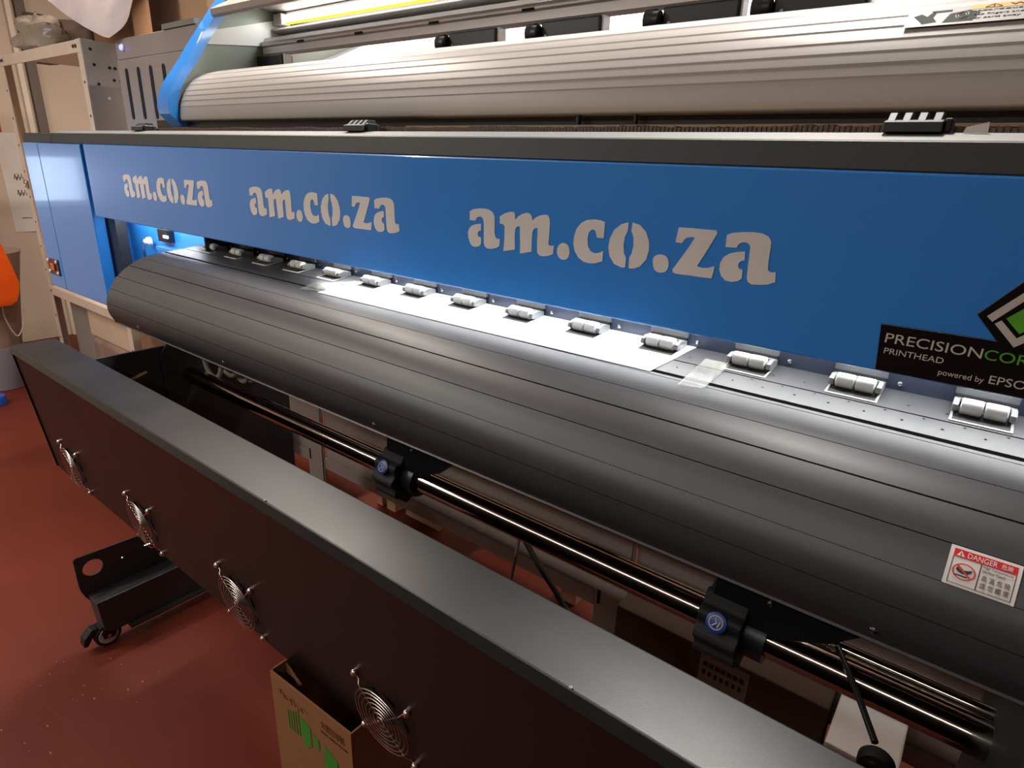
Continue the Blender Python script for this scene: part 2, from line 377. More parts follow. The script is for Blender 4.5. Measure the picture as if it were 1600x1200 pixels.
def sheet(i0, i1, grooves, lift=0.0, thick=0.004):
    top = []
    gi = {seam_idx(t): wd for t, wd in grooves}
    for i in range(i0, i1+1):
        n = nrm(i)
        if i in gi:
            wd = gi[i]
            top += [along(i, -wd/2)+n*lift, along(i, -wd/2+.0002)+n*(lift-.0045), along(i, wd/2-.0002)+n*(lift-.0045), along(i, wd/2)+n*lift]
        elif any(abs((Vector(PF[i])-Vector(PF[g])).length) < wd/2+.0004 for g, wd in gi.items()):
            continue
        else:
            top.append(Vector(PF[i])+n*lift)
    und = [Vector(PF[i])-nrm(i)*(thick+0.002) for i in range(i1, i0-1, -1)]
    return [(p.x, p.y) for p in top] + [(p.x, p.y) for p in und]
iA, iB = seam_idx(.3435), seam_idx(.4925)
build('platen_plate', MB().prism(sheet(0, iA, [(.317, .0030)]), XL, XR), m_platen, printer, smooth=25)
build('platen_cover', MB().prism(sheet(iA+2, iB, [(.3480, .0018), (.3525, .0013), (.389, .0010), (.4335, .0022)]), XL, XR), m_platen, printer, smooth=25)
build('platen_apron', MB().prism(sheet(iB+1, len(PF)-1, [(.558, .0010), (.6265, .0010)], lift=0.0032), XL, XR), m_platen, printer, smooth=25, )
build('platen_fold', MB().prism([(.614, -.427), (.616, -.430), (.66, -.436), (.72, -.436), (.72, -.432), (.66, -.432), (.617, -.425)], XL, XR), m_black, printer)
# closed left end of the platen
endp = [tuple(p) for p in PF] + [(.66, -.432), (.93, -.40)]
build('platen_end_plate', MB().prism(endp, XL-0.004, XL), m_black, printer)
# air holes in the plate
mb = MB()
def on_plate(y): 
    for a, b in zip(PF, PF[1:]):
        if a[0] >= y >= b[0]:
            t = (a[0]-y)/(a[0]-b[0]); return a[1] + (b[1]-a[1])*t
    return PF[0][1]
for k in range(60):
    x = -1.70 + k*0.0385
    for j, y in enumerate((.826, .800, .783)):
        xx = x + (0, .019, 0.0)[j]
        z = on_plate(y)+.0004
        mb.lathe([(.0014, 0), (.0014, .0002)], (xx, y, z), 'z', 8)
o = build('air_hole', mb, m_hole, printer); o['kind'] = 'stuff'
# screws along the lower edge
scr = None
for x in (-1.60, -1.205, -0.735, -0.55+.0, -0.012):
    if x == -0.55: continue
    if scr is None:
        scr = build('apron_screw', MB().lathe([(.0045, 0), (.0045, -.002), (.003, -.0035), (.0008, -.004)], (x, .600, -.4085), 'y', 14), m_chrome, printer, smooth=40)
        x00 = x
    else: inst(scr, (x-x00, 0, 0), printer)

# front panel with the lettering
PZ0, PZ1 = -.213, .004
fp = build('front_panel', MB().box(-2.325, 0.75, .80, .815, PZ0, PZ1), m_blue, printer, bevel=0.0025)
def in_panel(x, z, h): return (x, .7996-h, z)
for k, X0 in enumerate((-2.066, -1.390, -.714)):
    for nm, polys in GLYPHS:
        mb = MB()
        for poly in polys:
            q = cat_rom(poly + [poly[0]], 3)[:-1] if nm in ('d', 'd2') else poly
            mb.prism([(X0 + a, -.131 + b) for a, b in q], .7992, .8001, 'y')
        build('dot' if nm in ('d', 'd2') else 'letter', mb, m_silver, fp)

build('bay_light_strip', MB().box(-1.22, .22, .838, .858, -.197, -.186), m_led, printer)
build('added_bounce_liner', MB().box(-2.30, .74, .8155, .8175, PZ0+.004, -.01), m_greyplate, printer)  # unseen grey sheet added to keep blue bounce off the rollers
# end cap at the left
build('end_panel', MB().box(-2.885, -2.735, .80, .845, -.515, .003), m_blue, printer, bevel=0.003)
build('end_panel', MB().box(-2.733, -2.352, .80, .835, -.515, .003), m_blue, printer, bevel=0.003)
build('end_box_body', MB().box(-2.88, -2.36, .84, 1.30, -.51, .03), m_blue, printer, bevel=0.003)
cp = build('socket_plate', MB().box(-2.87, -2.765, .796, .80, -.467, -.407), m_copper, printer, bevel=0.001)
s0 = build('bolt_head', MB().lathe([(.007, 0), (.007, -.003), (.004, -.005)], (-2.858, .796, -.415), 'y', 10), m_white, cp)
for dx, dz in ((.082, 0), (0, -.042), (.082, -.042)): 
    c = s0.copy(); link(c, cp, WL[s0.name]+Vector((dx, 0, dz)))
build('socket', MB().box(-2.835, -2.80, .791, .796, -.450, -.424), mat('amber_socket', (196, 96, 50), 0.4), cp, bevel=0.002)
# the blue bay in the gap between end cap and platen
build('bay_back_plate', MB().box(-2.36, -1.665, .905, .925, -.52, .0), m_blue, printer)
build('bay_post', MB().prism([(-2.352, -.213), (-2.292, -.213), (-2.292, -.405), (-2.235, -.425), (-2.235, -.46), (-2.352, -.50)], .84, .875, 'y'), m_black, printer, bevel=0.002)
build('bay_floor', MB().box(-2.35, -1.765, .80, .905, -.525, -.515), m_blue, printer)
sw = build('bay_switch', MB().lathe([(.014, 0), (.014, -.010), (.008, -.014), (.008, -.02)], (-2.18, .895, -.285), 'y', 14), m_white, printer, smooth=40)
build('switch_wire', MB().tube([(-2.18, .874, -.287), (-2.175, .868, -.31), (-2.17, .87, -.35), (-2.165, .87, -.40)], .004, 8), mat('navy_wire', (24, 40, 90), 0.4), sw)
build('bay_button_block', MB().box(-2.10, -2.03, .885, .905, -.275, -.235), m_dark, printer, bevel=0.002)
build('bay_button', MB().box(-2.055, -2.025, .880, .886, -.262, -.252), m_white, printer, bevel=0.002)
build('bay_rail', MB().box(-2.09, -1.66, .870, .905, -.300, -.288), m_blue, printer, bevel=0.001)

# inner back plate of the head bay and brackets behind each pinch roller
build('bay_wall', MB().box(-1.665, .75, .866, .872, -.262, -.02), m_bay, printer)
build('bay_side', MB().box(-1.668, -1.663, .818, .90, -.252, -.02), m_black, printer)
build('bay_roof', MB().box(-1.668, .75, .815, .93, -.020, -.010), m_matte, printer)
SP = 0.13; RX0 = -1.6645
r0 = None
for k in range(18):
    X = RX0 + SP*k
    if r0 is None:
        RX = X
        r0 = build('pinch_roller_unit', MB().box(X-.030, X+.030, .8605, .8655, -.236, -.150), m_brk, printer)
        mb = MB()
        for q in (-1, 1):
            mb.prism([(.862, -.2495), (.862, -.2405), (.842, -.2370), (.828, -.2400), (.826, -.247), (.834, -.250), (.85, -.2500)], X+q*.0265-.003, X+q*.0265+.003)
        mb.box(X-.027, X+.027, .853, .8575, -.2430, -.2390)
        build('roller_fork', mb, m_fork, r0, bevel=0.001)
        for q in (-1, 1):
            build('roller', MB().lathe([(.0075, -.0105), (.0093, -.0095), (.0095, 0), (.0093, .0095), (.0075, .0105)], (X+q*.0113, .8355, -.2425), 'x', 20), m_roller, r0, smooth=40)
        z0 = on_plate(.818)
        mb = MB(); mb.prism([(.812, on_plate(.812)+.0002), (.812, on_plate(.812)+.0012), (.858, on_plate(.858)+.0012), (.858, on_plate(.858)+.0002)], X-.029, X+.029)
        build('feed_opening', mb, m_roller, r0)
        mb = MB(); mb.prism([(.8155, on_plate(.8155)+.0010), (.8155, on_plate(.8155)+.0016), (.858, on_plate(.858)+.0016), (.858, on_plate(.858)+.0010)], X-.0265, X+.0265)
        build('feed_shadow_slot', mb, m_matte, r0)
        build('fork_screw', MB().lathe([(.003, 0), (.003, -.002), (.001, -.003)], (X+.044, .8655, -.240), 'y', 10), m_chrome, r0)
        build('bracket_slot', MB().box(X-.028, X+.028, .8590, .8606, -.252, -.2365), m_matte, r0)
    else:
        inst(r0, (X-RX, 0, 0), printer)

# ledge on top of the front panel
build('ledge_face', MB().prism([(.804, .004), (.803, .006), (.8105, .0345), (.814, .036), (.86, .036), (.86, .004)], -2.60, .75), m_ledge, printer, smooth=30)
build('ledge_end_face', MB().prism([(.804, .004), (.803, .006), (.8105, .0345), (.814, .036), (.86, .036), (.86, .004)], -2.885, -2.604), m_ledge, printer, smooth=30)
build('ledge_lip', MB().prism([(.8135, .0361), (.851, .0455), (.93, .0455), (.93, .0361)], -2.62, .75), m_lip, printer)
build('ledge_tray', MB().box(-2.30, .75, .93, 1.16, .030, .040), m_matte, printer)
mb = MB()
x = -2.0
while x < .72:
    dz = .0012*math.sin(x*23)+random.uniform(-.0014, .0014)
    mb.box(x, x+.0046, .885, .915, .0455, .0545+dz)
    mb.box(x+.0046, x+.0062, .888, .91, .0455, .0530-dz)
    x += .0062
o = build('drag_chain', mb, m_chain, printer); o['kind'] = 'stuff'
build('chain_track', MB().box(-1.0, .75, .925, .975, .0560, .0600), m_tan, printer)
build('track_back', MB().box(-2.25, .75, 1.0, 1.01, .04, .085), m_dark, printer)
# latch blocks on the ledge
lt0 = None
for (x0, x1) in ((-.139, -.079), (-1.106, -1.010), (-2.075, -1.975)):
    cx0 = (x0+x1)/2
    if lt0 is None:
        X = cx0
        lt0 = build('latch_block', MB().prism([(.838, .0455), (.838, .056), (.850, .0585), (.884, .0585), (.884, .0455)], X-.028, X+.028), m_ledge, printer, bevel=0.001)
        for q in range(4):
            build('latch_rib', MB().prism([(.846, .0575), (.858, .0665), (.876, .0665), (.880, .0575)], X-.026+q*.0145, X-.0185+q*.0145), m_ledge, lt0, bevel=0.0006)
        build('latch_clasp', MB().box(X+.028, X+.036, .848, .874, .0455, .060), m_dark, lt0, bevel=0.002)
    else: inst(lt0, (cx0-X, 0, 0), printer)
build('paper_tab', MB().prism([(-.062, .0457), (-.0605, .051), (-.0415, .056), (-.0405, .0457)], .8485, .849, 'y'), m_label, printer)

# ribbed white cover over the gantry
cov = [(.990, .078), (.976, .083), (.976, .1035), (.981, .1245), (.990, .148), (1.004, .1715), (1.024, .194), (1.048, .210), (1.076, .2215), (1.118, .2325), (1.16, .238)]
CV = cat_rom(cov, 10)
out = []
ribs = [.1225, .137, .151, .164, .177, .189, .200]
step = 0.0
for i, p in enumerate(CV):
    a, b = CV[max(i-1, 0)], CV[min(i+1, len(CV)-1)]
    d = Vector((b[0]-a[0], b[1]-a[1])).normalized(); n = Vector((-d.y, d.x))
    q = Vector(p); t = p[1]/p[0]
    # each rib is a shallow saw tooth
    lo = max([r for r in ribs if r <= t], default=None)
    if lo is not None:
        hi = min([r for r in ribs if r > t], default=.213)
        fr = (t-lo)/(hi-lo); off = .0013*(1-fr)
        q = q + n*(off if off else 0)*1.0
        if n.dot(Vector((-1, .2))) < 0: q = Vector(p) - n*off
    out.append((q.x, q.y))
under = [(1.16, .225), (1.05, .19), (1.01, .15), (1.0, .10), (1.0, .078)]
build('ribbed_cover', MB().prism(out + under, -2.035, .72), m_cover, printer, smooth=18)
build('cover_groove', MB().box(-2.03, .72, .9800, .9812, .1210, .1222), m_dark, printer)
mb = MB(); mb.cyl((-.63, .985, .0635), (-.63, .985, .079), .005, 10).cyl((-.52, .985, .0635), (-.52, .985, .079), .004, 10)
build('cover_stud', mb, m_dark, printer)
# warning sticker on the cover
def on_cover(x, s_, h):
    # s_ 0..1 from the lower to the upper edge of the sticker
    y = 1.006 + (1.030-1.006)*s_; z = .1745 + (.1975-.1745)*s_
    return (x, y-.0024-.7*h, z+.0017+.7*h)
wl = build('warning_sticker', MB().slab(lambda u, v: on_cover(-.165+.42*u, v, 0), 12, 4, (0, -.0003, .0003)), m_stick, printer)
build('sticker_band', MB().slab(lambda u, v: on_cover(-.100+.355*u, .76+.24*v, .0004), 10, 1, (0, -.0002, .0002)), m_yellow, wl)
build('sticker_text', text_mb('\u26a0 WARNING', -.085, .02, .80, .96, lambda x, z, h: on_cover(x, z, h+.0008), .0003), m_stext, wl)
build('sticker_text', text_mb('Hazardous Moving Parts', -.100, .02, .60, .70, lambda x, z, h: on_cover(x, z, h+.0005), .0003), m_stext, wl)
build('sticker_text', text_mb('Keep fingers and other', -.100, -.025, .38, .50, lambda x, z, h: on_cover(x, z, h+.0005), .0003), m_stext, wl)
build('sticker_text', text_mb('body parts away', -.102, -.048, .18, .30, lambda x, z, h: on_cover(x, z, h+.0005), .0003), m_stext, wl)
m_icon = mat('icon_dark_green', (14, 26, 20), 0.8)
def icon(poly): return MB().add([on_cover(*p, .0006) for p in poly] + [on_cover(*p, .0003) for p in poly],
    [tuple(range(len(poly)))] + [tuple(range(len(poly), 2*len(poly)))[::-1]] + [(i, (i+1) % len(poly), len(poly)+(i+1) % len(poly), len(poly)+i) for i in range(len(poly))])
build('sticker_icon', icon([(-.158, .60), (-.150, .72), (-.143, .55), (-.138, .8), (-.134, .75), (-.136, .45), (-.131, .2), (-.146, .12), (-.150, .3)]), m_icon, wl)
build('sticker_icon', icon([(-.140, .85), (-.118, .85), (-.118, .74), (-.136, .72)]), m_icon, wl)
build('sticker_icon', icon([(-.125, .12), (-.119, .62), (-.100, .75), (-.088, .55), (-.094, .12)]), m_icon, wl)
mb = MB()
for R in (.004, .0066):
    mb.ring(on_cover(-.106, .48, .0008), (1, 0, 0), (0, .72, .69), R, .0005, 20, 4)
build('sticker_icon', mb, m_label, wl)

# end cheek of the raised lid: curved blue band with a grey plate behind
cheek_f = [(.982, .066), (.950, .098), (.9475, .118), (.951, .137), (.964, .168), (.982, .198), (1.020, .245), (1.046, .281), (1.080, .327), (1.128, .389), (1.166, .438), (1.22, .51)]
cf = cat_rom(cheek_f[1:], 5)
outer = [cheek_f[0]] + cf
inner = [(a+.030, b+.002) for a, b in outer]
build('lid_cheek_band', MB().prism(outer + inner[::-1], -2.115, -2.045), m_blue, printer, smooth=35, bevel=0.0)
build('lid_cheek_plate', MB().prism([(a+.012, b) for a, b in outer] + [(1.85, .50), (1.85, .066)], -2.085, -2.052), m_greyplate, printer)
build('cheek_lit_patch', MB().prism([(1.06, .30), (1.08, .335), (1.38, .42), (1.38, .335)], -2.052, -2.047), m_white, printer)  # white sheet paints the lit upper part of the grey cheek plate

# gantry beam, its trough and the tube light inside the lid
bm_ = [(1.28, .2935), (1.275, .300), (1.275, .318), (1.270, .3225), (1.270, .334), (1.279, .3365), (1.285, .347), (1.36, .350), (1.36, .338), (1.295, .338), (1.290, .2935)]
build('gantry_beam', MB().prism(bm_, -2.045, .72), m_beam, printer, smooth=20)
sl = None
for x in (-1.83, -1.555, -1.262, -.965, -.67, -.375):
    if sl is None:
        sl = build('beam_slot', MB().box(x-.0175, x+.0175, 1.2693, 1.2705, .3195, .3255), m_hole, printer); x00 = x
    else: inst(sl, (x-x00, 0, 0), printer)
build('rear_media_guide', MB().prism([(1.43, .285), (1.80, .44), (1.80, .43), (1.43, .275)], -2.03, .72), m_rear, printer)
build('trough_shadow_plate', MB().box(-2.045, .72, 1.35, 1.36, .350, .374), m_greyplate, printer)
build('tube_tray', MB().prism([(1.31, .3725), (1.335, .366), (1.40, .375), (1.40, .43), (1.395, .43), (1.395, .381), (1.335, .372), (1.312, .378)], -2.045, .72), m_cover, printer, smooth=25)
build('tube_light', MB().cyl((-2.0, 1.335, .4055), (.7, 1.335, .4055), .0105, 14), m_led, printer, smooth=40)
build('tube_glow_fringe', MB().box(-1.98, .7, 1.322, 1.330, .388, .3935), m_ledy, printer)  # glowing strip stands in for the tube's yellow fringe of light
for k in range(1):
    build('tube_holder', MB().box(-2.04, -1.995, 1.318, 1.352, .388, .422), m_beam, printer, bevel=0.003)
build('lid_roof', MB().prism([(1.20, .435), (1.40, .428), (1.40, .56), (1.195, .56)], -2.045, .72), m_cover, printer)
build('lid_roof_rail', MB().box(-2.0, .72, 1.34, 1.375, .418, .4275), m_beam, printer, bevel=0.003)
build('lid_front_lip', MB().prism([(1.118, .3785), (1.112, .384), (1.112, .400), (1.120, .406), (1.20, .45), (1.22, .44), (1.14, .384)], -2.045, .72), m_housing, printer, smooth=20)
# the toothed edge of the lid front lip shows as a row of small teeth
# lever units behind the cover
lv = None
for x in (-2.02, -1.152, -.871, -.581, -.371):
    if lv is None:
        X = x
        lv = build('lever_block', MB().box(X-.045, X+.105, 1.255, 1.297, .248, .292), m_dark, printer, bevel=0.004)
        build('lever_wheel', MB().lathe([(.012, -.012), (.021, -.010), (.021, .010), (.012, .012)], (X-.070, 1.262, .270), 'x', 16), m_rubber, lv, smooth=40)
        build('lever_wheel', MB().lathe([(.010, -.008), (.017, -.006), (.017, .006), (.010, .008)], (X-.052, 1.25, .268), 'x', 16), m_dark, lv, smooth=40)
        build('lever_screw', MB().lathe([(.004, 0), (.004, -.003), (.002, -.005)], (X-.030, 1.255, .262), 'y', 10), m_chrome, lv)
        build('lever_end_tab', MB().box(X+.105, X+.109, 1.262, 1.290, .258, .2935), m_white, lv, bevel=0.001)
    else: inst(lv, (x-X, 0, 0), printer)

# electronics housing at the left end, with its slots and power light
hs = build('end_housing', MB().box(-2.725, -2.12, 1.10, 1.42, .03, .298).box(-2.725, -2.12, 1.103, 1.42, .2995, .366), m_housing, printer, bevel=0.002)
for q in range(4):
    x = -2.655 + q*.096
    build('vent_slot', MB().prism([(x-.011*math.cos(a), z+.011*math.sin(a)) for z, a in
        [(.258, math.pi*k/8) for k in range(9)] + [(.108, math.pi+math.pi*k/8) for k in range(9)]], 1.0985, 1.1015, 'y'), m_hole, hs)
pl = build('power_light', MB().lathe([(.013, 0), (.013, -.004), (.010, -.006)], (-2.662, 1.103, .336), 'y', 18), m_white, hs)
pl2 = build('power_light_lens', MB().lathe([(.009, 0), (.009, -.004), (.005, -.006)], (-2.662, 1.097, .336), 'y', 14), m_power, hs)
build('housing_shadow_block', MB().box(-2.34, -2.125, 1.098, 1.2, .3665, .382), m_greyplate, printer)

# sign plate at the right
sg = build('sign_plate', MB().prism([(-.0885, -.157), (-.0835, -.2105), (.22, -.2105), (.22, -.1545), (.0535, -.1545), (.0735, -.132), (.034, -.0805), (-.0055, -.132), (.0165, -.156)], .7968, .7998, 'y'), m_sign, printer, bevel=0.0006)
def on_sign(x, z, h): return (x, .7966-h, z)
build('sign_text', text_mb('PRECISION', -.0808, .0088, -.1772, -.1663, on_sign), m_text, sg)
build('sign_text', text_mb('CORE', .0107, .056, -.1772, -.1663, on_sign), m_green, sg)
build('sign_text', text_mb('PRINTHEAD', -.0792, -.0222, -.1898, -.1833, on_sign), m_text, sg)
build('sign_text', text_mb('powered by', -.0241, .0165, -.2042, -.1962, on_sign), m_text, sg)
build('sign_text', text_mb('EPSON', .0207, .062, -.2016, -.1928, on_sign), m_text, sg)
def flat(poly): return MB().prism(poly, .7962, .7968, 'y')
build('sign_chevron', flat([(.0032, -.1324), (.0259, -.1056), (.0345, -.0955), (.0610, -.1270), (.0560, -.1320), (.0345, -.1060), (.0087, -.1374)]), m_text, sg)
build('sign_chevron', flat([(.0112, -.1390), (.0320, -.1600), (.0580, -.1370), (.0525, -.1320), (.0320, -.1505), (.0160, -.1348)]), m_text, sg)
build('sign_emblem', flat([(.0191, -.1322), (.0330, -.1175), (.0470, -.1322), (.0330, -.1458)]), m_green, sg)

# danger sticker on the apron
i0, i1 = seam_idx(.4955), seam_idx(.5600)
def on_apron(x, v, h):
    # v 0 (bottom) .. 1 (top); x in metres from the left edge
    f = i1 + (i0-i1)*v; i = int(math.floor(f)); t = f-i; i2 = min(i+1, len(PF)-1)
    p = Vector(PF[i])*(1-t) + Vector(PF[i2])*t; n = nrm(i)
    p = p + n*(.0040+h)
    return (.0262 + x, p.x, p.y)
W_ = .0515
dl = build('danger_sticker', MB().slab(lambda u, v: on_apron(W_*u, v, 0), 8, 10, (0, -.0003, .0002)), m_label, printer)
def patch(x0, x1, v0, v1, mt, h=.0005, name='sticker_field'):
    return build(name, MB().slab(lambda u, v: on_apron(x0+(x1-x0)*u, v0+(v1-v0)*v, h), 4, 4, (0, -.0002, .0001)), mt, dl)
patch(.003, .0485, .745, .935, m_red)
for (a, b, c_, d) in ((.003, .0485, .062, .076), (.003, .0035, .07, .74), (.048, .0485, .07, .74), (.0235, .0242, .07, .74)):
    patch(a, b, c_, d, m_ink, name='sticker_line')
ap = lambda x, z, h: on_apron(x, z, h+.0009)
build('sticker_text', text_mb('DANGER', .0132, .0345, .775, .90, ap, .0002), m_label, dl)
build('sticker_text', text_mb('\u5371\u96aa', .0372, .0455, .785, .90, ap, .0002), m_label, dl)
build('sticker_text', text_mb('High Temperature', .0255, .0465, .64, .71, ap, .0002), m_ink, dl)
build('sticker_text', text_mb('Do Not Touch', .0255, .0415, .55, .62, ap, .0002), m_ink, dl)
build('sticker_text', text_mb('\u9ad8 \u6eab \u5371 \u96aa', .0260, .0462, .34, .485, ap, .0002), m_ink, dl)
build('sticker_text', text_mb('\u8acb \u52ff \u89f8 \u6478', .0260, .0462, .145, .29, ap, .0002), m_ink, dl)
def ap_poly(poly, h): 
    n = len(poly)
    return MB().add([on_apron(*p, h) for p in poly] + [on_apron(*p, h+.0002) for p in poly],
                    [tuple(range(n)), tuple(range(n, 2*n))] + [(i, (i+1) % n, n+(i+1) % n, n+i) for i in range(n)])
build('warning_triangle', ap_poly([(.0052, .775), (.0112, .775), (.0082, .905)], .0009), m_label, dl)
build('triangle_mark', ap_poly([(.0078, .79), (.0086, .79), (.0086, .86), (.0078, .86)], .0012), m_red, dl)
cx_, cv_, R_, VS = .0133, .41, .0086, 1/.040
circ = [(cx_+R_*math.cos(a), cv_+R_*VS*math.sin(a)) for a in [2*math.pi*k/28 for k in range(28)]]
circ2 = [(cx_+.0074*math.cos(a), cv_+.0074*VS*math.sin(a)) for a in [2*math.pi*k/28 for k in range(28)]]
mb = MB()
n = 28
mb.add([on_apron(*p, .0010) for p in circ] + [on_apron(*p, .0010) for p in circ2], [(i, (i+1) % n, n+(i+1) % n, n+i) for i in range(n)])
sl_ = [(-.0062, .0048), (-.0050, .0060), (.0062, -.0050), (.0050, -.0060)]
build('hand_pictogram', ap_poly([(cx_-.0060, cv_+.02), (cx_-.0052, cv_+.10), (cx_-.0030, cv_+.03), (cx_-.0024, cv_+.09), (cx_, cv_+.04), (cx_+.0028, cv_+.06), (cx_+.0058, cv_+.10), (cx_+.0052, cv_+.02), (cx_+.0022, cv_-.05), (cx_-.0012, cv_-.06), (cx_-.0040, cv_-.03)], .0008), m_ink, dl)
build('hand_pictogram', ap_poly([(cx_-.0064, cv_-.10), (cx_+.0030, cv_-.10), (cx_+.0030, cv_-.135), (cx_-.0064, cv_-.135)], .0008), m_ink, dl)
mb.add([on_apron(cx_+a, cv_+b*VS, .0011) for a, b in sl_], [(0, 1, 2, 3)])
build('prohibition_ring', mb, m_red, dl)

# ink tubes hanging under the left end, side plate below the platen
build('lower_side_plate', MB().prism([(.655, -.495), (.70, -.436), (.93, -.436), (.93, -1.14), (.80, -1.14), (.80, -.82), (.655, -.79)], -1.642, -1.637), m_black, printer)
for k, (x, y, dz) in enumerate(((-1.60, .74, 0), (-1.575, .77, .004), (-1.55, .79, -.01), (-1.53, .80, -.006))):
    build('ink_tube', MB().tube(cat_rom([(x, y, -.44), (x+.002, y, -.50), (x+.015, y+.005, -.555+dz), (x+.045, y+.01, -.565+dz), (x+.065, y+.015, -.53), (x+.07, y+.015, -.44)], 6), .0065, 8), m_tube, printer, smooth=60)
# underframe
build('under_beam', MB().box(-1.70, .62, .86, .96, -.52, -.43), m_black, printer, bevel=0.003)

# ---------------------------------------------------------------- take-up unit under the platen
tk = thing('take_up_unit', 'black take-up shaft on two scalloped holders below the platen', 'take-up reel', (-.75, .72, -.62))
build('shaft', MB().cyl((-1.637, .72, -.568), (.113, .72, -.568), .0215, 28), m_shaft, tk, smooth=40)
build('rear_shaft', MB().cyl((-.10, .748, -.554), (.113, .748, -.554), .009, 16), m_shaft, tk, smooth=40)
build('drive_box', MB().box(.112, .36, .55, .86, FLZ+.30, -.430), m_matte, tk, bevel=0.004)
hk = None
for x in (-.80, -.165):
    if hk is None:
        X = x
        hk = build('holder_bracket', MB().prism([(X-.022, -.44), (X+.145, -.44), (X+.145, -.492), (X+.112, -.522), (X+.030, -.560), (X-.030, -.560)], .700, .712, 'y').box(X-.022, X+.145, .66, .76, -.446, -.438), m_dark, tk, bevel=0.001)
        N = 64
        mb = MB()
        rim = []
        for q in range(N):
            a = 2*math.pi*q/N
            R = .049 + .0042*math.cos(10*a)
            rim.append((.72+R*math.cos(a), -.568+R*math.sin(a)))
        mb.prism(rim, X-.036, X+.020)
        build('holder_knob', mb, m_matte, hk, bevel=0.002)
        build('holder_collar', MB().cyl((X+.018, .72, -.568), (X+.046, .72, -.568), .031, 24), m_dark, hk, smooth=40)
        tl = Vector((0, -.86, .5)).normalized(); uu = Vector((1, 0, 0)); vv = tl.cross(uu)
        cc = Vector((X-.010, .72, -.568)) + tl*.0535
        build('logo_disc', MB().tube([cc-tl*.006, cc, cc+tl*.0008], [.0135, .0135, .012], 24), m_bluedisc, hk, smooth=40)
        mb = MB(); cc = cc + tl*.0012
        mb.ring(cc, uu, vv, .0085, .0008, 20, 4)
        mb.tube([cc-uu*.004-vv*.005, cc+uu*.001, cc-uu*.002+vv*.005], .0009, 5).tube([cc+uu*.003-vv*.005, cc+uu*.005+vv*.003], .0009, 5)
        build('disc_emblem', mb, m_label, hk)
        build('bracket_screw', MB().lathe([(.0035, 0), (.0035, -.002), (.0015, -.003)], (X+.042, .700, -.500), 'y', 10), m_chrome, hk)
    else: inst(hk, (x-X, 0, 0), tk)
build('drive_pin', MB().cyl((.085, .75, -.487), (.113, .75, -.487), .004, 10), m_chrome, tk)

# ---------------------------------------------------------------- dryer bar
dr = thing('dryer_bar', 'long black dryer bar with four wire fan guards in front of the printer', 'dryer', (-.75, .43, -.82))
DX0, DX1 = -1.862, .30
def DY(z): return .400 + .115*(-.468 - z)
body = [(.4035, -.469), (.3955, -.4835), (DY(-.489)+.002, -.4855), (DY(-.818)+.002, -.818), (.505, -.818), (.497, -.472), (.494, -.468)]
build('casing', MB().prism(body, DX0, DX1), m_dryer, dr, bevel=0.0015)
build('casing_end_plate', MB().prism([(DY(-.489)-.001, -.489), (DY(-.812)-.001, -.812), (.503, -.816), (.497, -.472), (.402, -.470)], DX0-.003, DX0), m_dryer, dr)
for q in (-.745, -.225):
    build('seam_rivet', MB().lathe([(.0025, 0), (.0020, .0008)], (q, .4045, -.468), 'z', 8), m_chrome, dr)
fans = (-1.6925, -1.307, -.923, -.5375)
fn = dict(z=(-.694-.815)/2)
g0 = None
u_ = Vector((1, 0, 0)); v_ = Vector((0, -.115, 1)).normalized(); nn = u_.cross(v_)
if nn.y > 0: nn = -nn
for x in fans:
    if g0 is None:
        X = x; zc = -.755; c = Vector((X, DY(zc)+.002, zc))
        g0 = build('fan_guard', (lambda mb: [mb.ring(c + nn*.0085, u_, v_, R, .00095, 48, 5) for R in (.008, .016, .024, .032, .040, .048, .055)] and mb)(MB()), m_wire, dr, smooth=60)
        for (sx, sz) in ((-1, 1), (1, 1), (-1, -1), (1, -1)):
            d = (u_*sx + v_*sz).normalized()
            pts = [c + nn*.0072, c + d*.055 + nn*.0072, c + d*.062 + nn*.006, c + d*.067 + nn*.002, c + d*.078 + nn*.0015]
            build('guard_arm', MB().tube(pts, .0011, 6), m_wire, g0, smooth=60)
            e = c + d*.0775
            build('guard_screw', MB().tube([e, e+nn*.004, e+nn*.0055, e+nn*.0075], [.0058, .0058, .0045, .0028], 10), m_wire, g0, smooth=40)
        hub = MB(); hub.tube([c+nn*.0005, c+nn*.003], .020, 20)
        build('fan_hub', hub, m_matte, g0)
        bl = MB()
        for q in range(7):
            a = 2*math.pi*q/7; b = a + .55
            p = [c + (u_*math.cos(t)+v_*math.sin(t))*r_ + nn*h_ for t, r_, h_ in ((a, .021, .0026), (b, .021, .0006), (b+.1, .052, .0006), (a+.1, .052, .0026))]
            bl.add(p + [k-nn*.0004 for k in p], [(0, 1, 2, 3), (4, 7, 6, 5), (0, 4, 5, 1), (1, 5, 6, 2), (2, 6, 7, 3), (3, 7, 4, 0)])
        build('fan_blade', bl, m_matte, g0)
    else: inst(g0, (x-X, 0, 0), dr)
ar = build('support_arm', MB().prism([(.494, -.48), (.678, -.48), (.70, -.47), (.70, -.80), (.494, -.80)], -1.652, -1.644), m_black, dr)
build('arm_slot', MB().prism([(.55, -.552), (.615, -.534), (.617, -.540), (.552, -.560)], -1.6438, -1.643), mat('painted_slot_light', (196, 170, 140), 0.4), ar)  # pale colour paints the streak of light at the slot
build('arm_bolt', MB().lathe([(.006, 0), (.006, .003), (.003, .005)], (-1.644, .655, -.515), 'x', 12), m_dark, ar)

